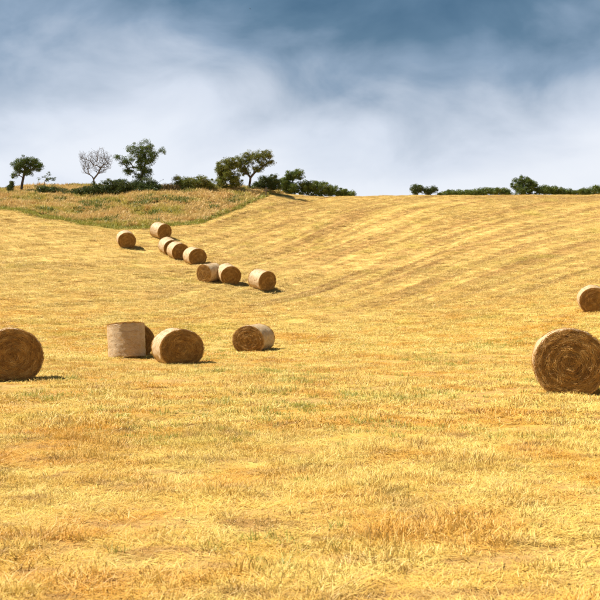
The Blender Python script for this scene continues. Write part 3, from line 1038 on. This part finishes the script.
plant('dead_stalks', 'bare dead stalks standing up right of the tallest tree', 'stalks', 161, 100.2,
      [(160, 180, 1.6, 4), (163.5, 180, 1.5, 3), (157, 181, 1.2, 3)], None, 516, trunk=[(161, 188), (161, 186)], tips=9, tip_r=0.009,
      wood='stalk', barkm=M_BARK)
hedge('bush', 'golden green bush between tallest tree and olive bush', 193, 101.5,
      [(180, 184, 8, 8.5), (191, 182.5, 9, 8), (201, 183, 9, 7.5), (210, 184.5, 7, 7), (188, 188, 14, 5)], M_OLIVE, 517, tips=130, cat='bush')
hedge('bush', 'tall upright olive green bush beside the bent tree', 226, 102.5,
      [(221, 181, 7.5, 9.5), (226, 170, 8, 12), (234, 180, 8, 9), (233, 164, 6, 7), (219, 168, 3.5, 7)], M_OLIVE, 518, tips=150, cat='bush')
plant('bent_tree', 'wind bent tree with its crown swept right, middle of skyline', 'tree', 249.5, 104,
      [(240, 163, 6, 8), (248, 158.5, 8, 8), (258, 156, 8, 6), (267, 155, 6.5, 5), (271, 162, 3.5, 3), (262, 163, 6, 4), (245, 170, 6.5, 5), (257, 169, 6, 4)],
      M_OLIVE, 519, power=0.45, trunk=[(249.5, 188), (249.3, 185), (250, 181), (250.5, 177)], tips=270, per=50, clump=0.31, leaf=0.10, tip_r=0.013)
hedge('bush', 'dark bush right of the trunk of the bent tree', 266, 105,
      [(257, 185.5, 6, 5), (265, 182.5, 8, 8), (274, 182, 8, 9)], M_DARKLEAF, 520, tips=105, cat='bush')
plant('rounded_tree', 'short rounded bushy green tree right of the dark bush, rising above hedge', 'tree', 290, 111,
      [(285, 182, 7, 7), (291, 176, 8, 6), (297, 173.5, 6.5, 4.5), (290, 188, 11, 7), (301, 177, 3, 2.5)],
      M_HEDGE, 521, tips=140, per=52, clump=0.30)
hedge('hedge', 'thick green hedge sloping down right of the rounded tree', 313, 111.2,
      [(304, 187.5, 9, 9), (313, 188, 9, 8.5), (323, 189, 9, 7.5)], M_HEDGE, 522, tips=120)
hedge('hedge', 'low tapering end of the left hedge before the open skyline', 341, 111,
      [(332, 191, 8, 6), (341, 192.5, 8, 4.8), (350, 194, 7, 3.5)], M_HEDGE, 523, tips=80)
# right
hedge('bush', 'left one of two dark bushes alone on the right skyline', 417.5, 112.5,
      [(415, 189.5, 3.5, 5), (420, 188.5, 3.8, 4.5)], M_DARKLEAF, 524, tips=60, cat='bush', trunk=[(417.5, 196), (417.5, 193)])
hedge('bush', 'right one of two dark bushes alone on the right skyline', 430.5, 112.5,
      [(427, 191, 4, 3.6), (433, 190, 4.5, 4)], M_DARKLEAF, 525, tips=58, cat='bush', trunk=[(430.5, 196), (430.5, 194)])
hedge('hedge', 'low thin hedge just right of the two dark bushes', 456, 113,
      [(441, 194.5, 5, 2), (450, 193, 7, 3.2), (460, 193, 7, 3), (469, 192.5, 6, 3.4)], M_HEDGE, 526, tips=80)
hedge('hedge', 'low green hedge left of the domed tree', 491, 113,
      [(478, 192, 6, 4), (487, 191.5, 7, 4.2), (496, 191, 6, 5), (505, 191.5, 6, 4.2)], M_HEDGE, 527, tips=95)
plant('domed_tree', 'domed dark green tree rising from the right hedge', 'tree', 525, 112.5,
      [(517, 184, 6, 7), (525, 181.5, 8, 6.5), (532, 185, 6.5, 6.5), (524, 191, 14, 6), (540, 190.5, 6, 5)],
      M_LEAF, 528, tips=140, per=52, clump=0.29)
hedge('hedge', 'green hedge just right of the domed tree', 557, 113,
      [(545, 190, 6, 5), (553, 190.5, 6, 4.5), (562, 191.5, 7, 4), (571, 192, 5, 3.5)], M_HEDGE, 529, tips=100)
hedge('hedge', 'last stretch of green hedge at the right edge of picture', 592, 113,
      [(580, 192, 6, 3.5), (589, 191.5, 7, 4), (598, 190, 7, 5), (608, 189.5, 7, 5.5)], M_HEDGE, 530, tips=100)


# ------------------------------------------------------------------ fence post and bird
def box(bm, cx, cy, cz, sx, sy, sz, rot=None):
    g = bmesh.ops.create_cube(bm, size=1.0)['verts']
    bmesh.ops.scale(bm, vec=(sx, sy, sz), verts=g)
    if rot:
        bmesh.ops.rotate(bm, cent=(0, 0, 0), matrix=rot, verts=g)
    bmesh.ops.translate(bm, vec=(cx, cy, cz), verts=g)
    return g


def bm_obj(name, bm, mat, parent, bev=0.008):
    bmesh.ops.bevel(bm, geom=list(bm.edges), offset=bev, segments=1, affect='EDGES')
    me = bpy.data.meshes.new(name)
    bm.to_mesh(me)
    bm.free()
    me.materials.append(mat)
    o = bpy.data.objects.new(name, me)
    COL.objects.link(o)
    o.parent = parent
    return o


fx, fd = (266 - CX) * 102.0 / FPX, 102.0
fp = empty('fence_post', (fx, fd, gz(fx, fd)))
b_ = bmesh.new()
box(b_, 0, 0, 0.4, 0.11, 0.11, 1.1, Matrix.Rotation(0.04, 3, 'Y'))
bm_obj('post', b_, M_WOOD, fp)
b_ = bmesh.new()
box(b_, 0.02, -0.09, 0.62, 0.6, 0.05, 0.09, Matrix.Rotation(-0.06, 3, 'Y'))
bm_obj('rail', b_, M_WOOD, fp)
tag(fp, 'small wooden fence post with a short rail at the top corner of the field', 'fence post')

bd = 140.0
bird = empty('bird', ((250 - CX) * bd / FPX, bd, EYE + (HOR - 8) * bd / FPX))
bird.scale = (0.55, 0.55, 0.55)
bird.rotation_euler = (0.1, 0.25, 0.9)
a = np.linspace(0, 2 * np.pi, 9)[:-1]
V, F = [], []
PR = [(-0.19, 0.006, 0.03), (-0.12, 0.016, 0.0), (-0.06, 0.034, 0), (0.01, 0.045, 0), (0.07, 0.036, 0.004), (0.10, 0.024, 0.010), (0.13, 0.025, 0.014), (0.155, 0.014, 0.012), (0.185, 0.002, 0.006)]
for yy, rr, zz in PR:
    wdt = 2.6 if yy < -0.15 else 1.0
    V += [(rr * wdt * math.cos(t), yy, zz + rr * (0.3 if yy < -0.15 else 0.9) * math.sin(t)) for t in a]
for k in range(len(PR) - 1):
    F += [(k * 8 + j, k * 8 + (j + 1) % 8, (k + 1) * 8 + (j + 1) % 8, (k + 1) * 8 + j) for j in range(8)]
mesh_obj('body', V, F, M_BIRD, parent=bird, smooth=True)
for s in (-1, 1):
    st = [(0.03, 0.055, -0.05, 0.02), (0.13, 0.075, -0.045, 0.055), (0.22, 0.05, -0.055, 0.06), (0.31, -0.03, -0.085, 0.035)]
    V = []
    for xx, y1, y0, zz in st:
        V += [(s * xx, y0, zz), (s * xx, y1, zz), (s * xx, y1, zz + 0.010), (s * xx, y0, zz + 0.006)]
    F = [(0, 1, 2, 3), (12, 15, 14, 13)]
    for k in range(3):
        F += [(k * 4 + j, k * 4 + (j + 1) % 4, k * 4 + 4 + (j + 1) % 4, k * 4 + 4 + j) for j in range(4)]
    mesh_obj('wing', V, F, M_BIRD, parent=bird)
tag(bird, 'tiny dark bird flying high in the grey sky', 'bird')
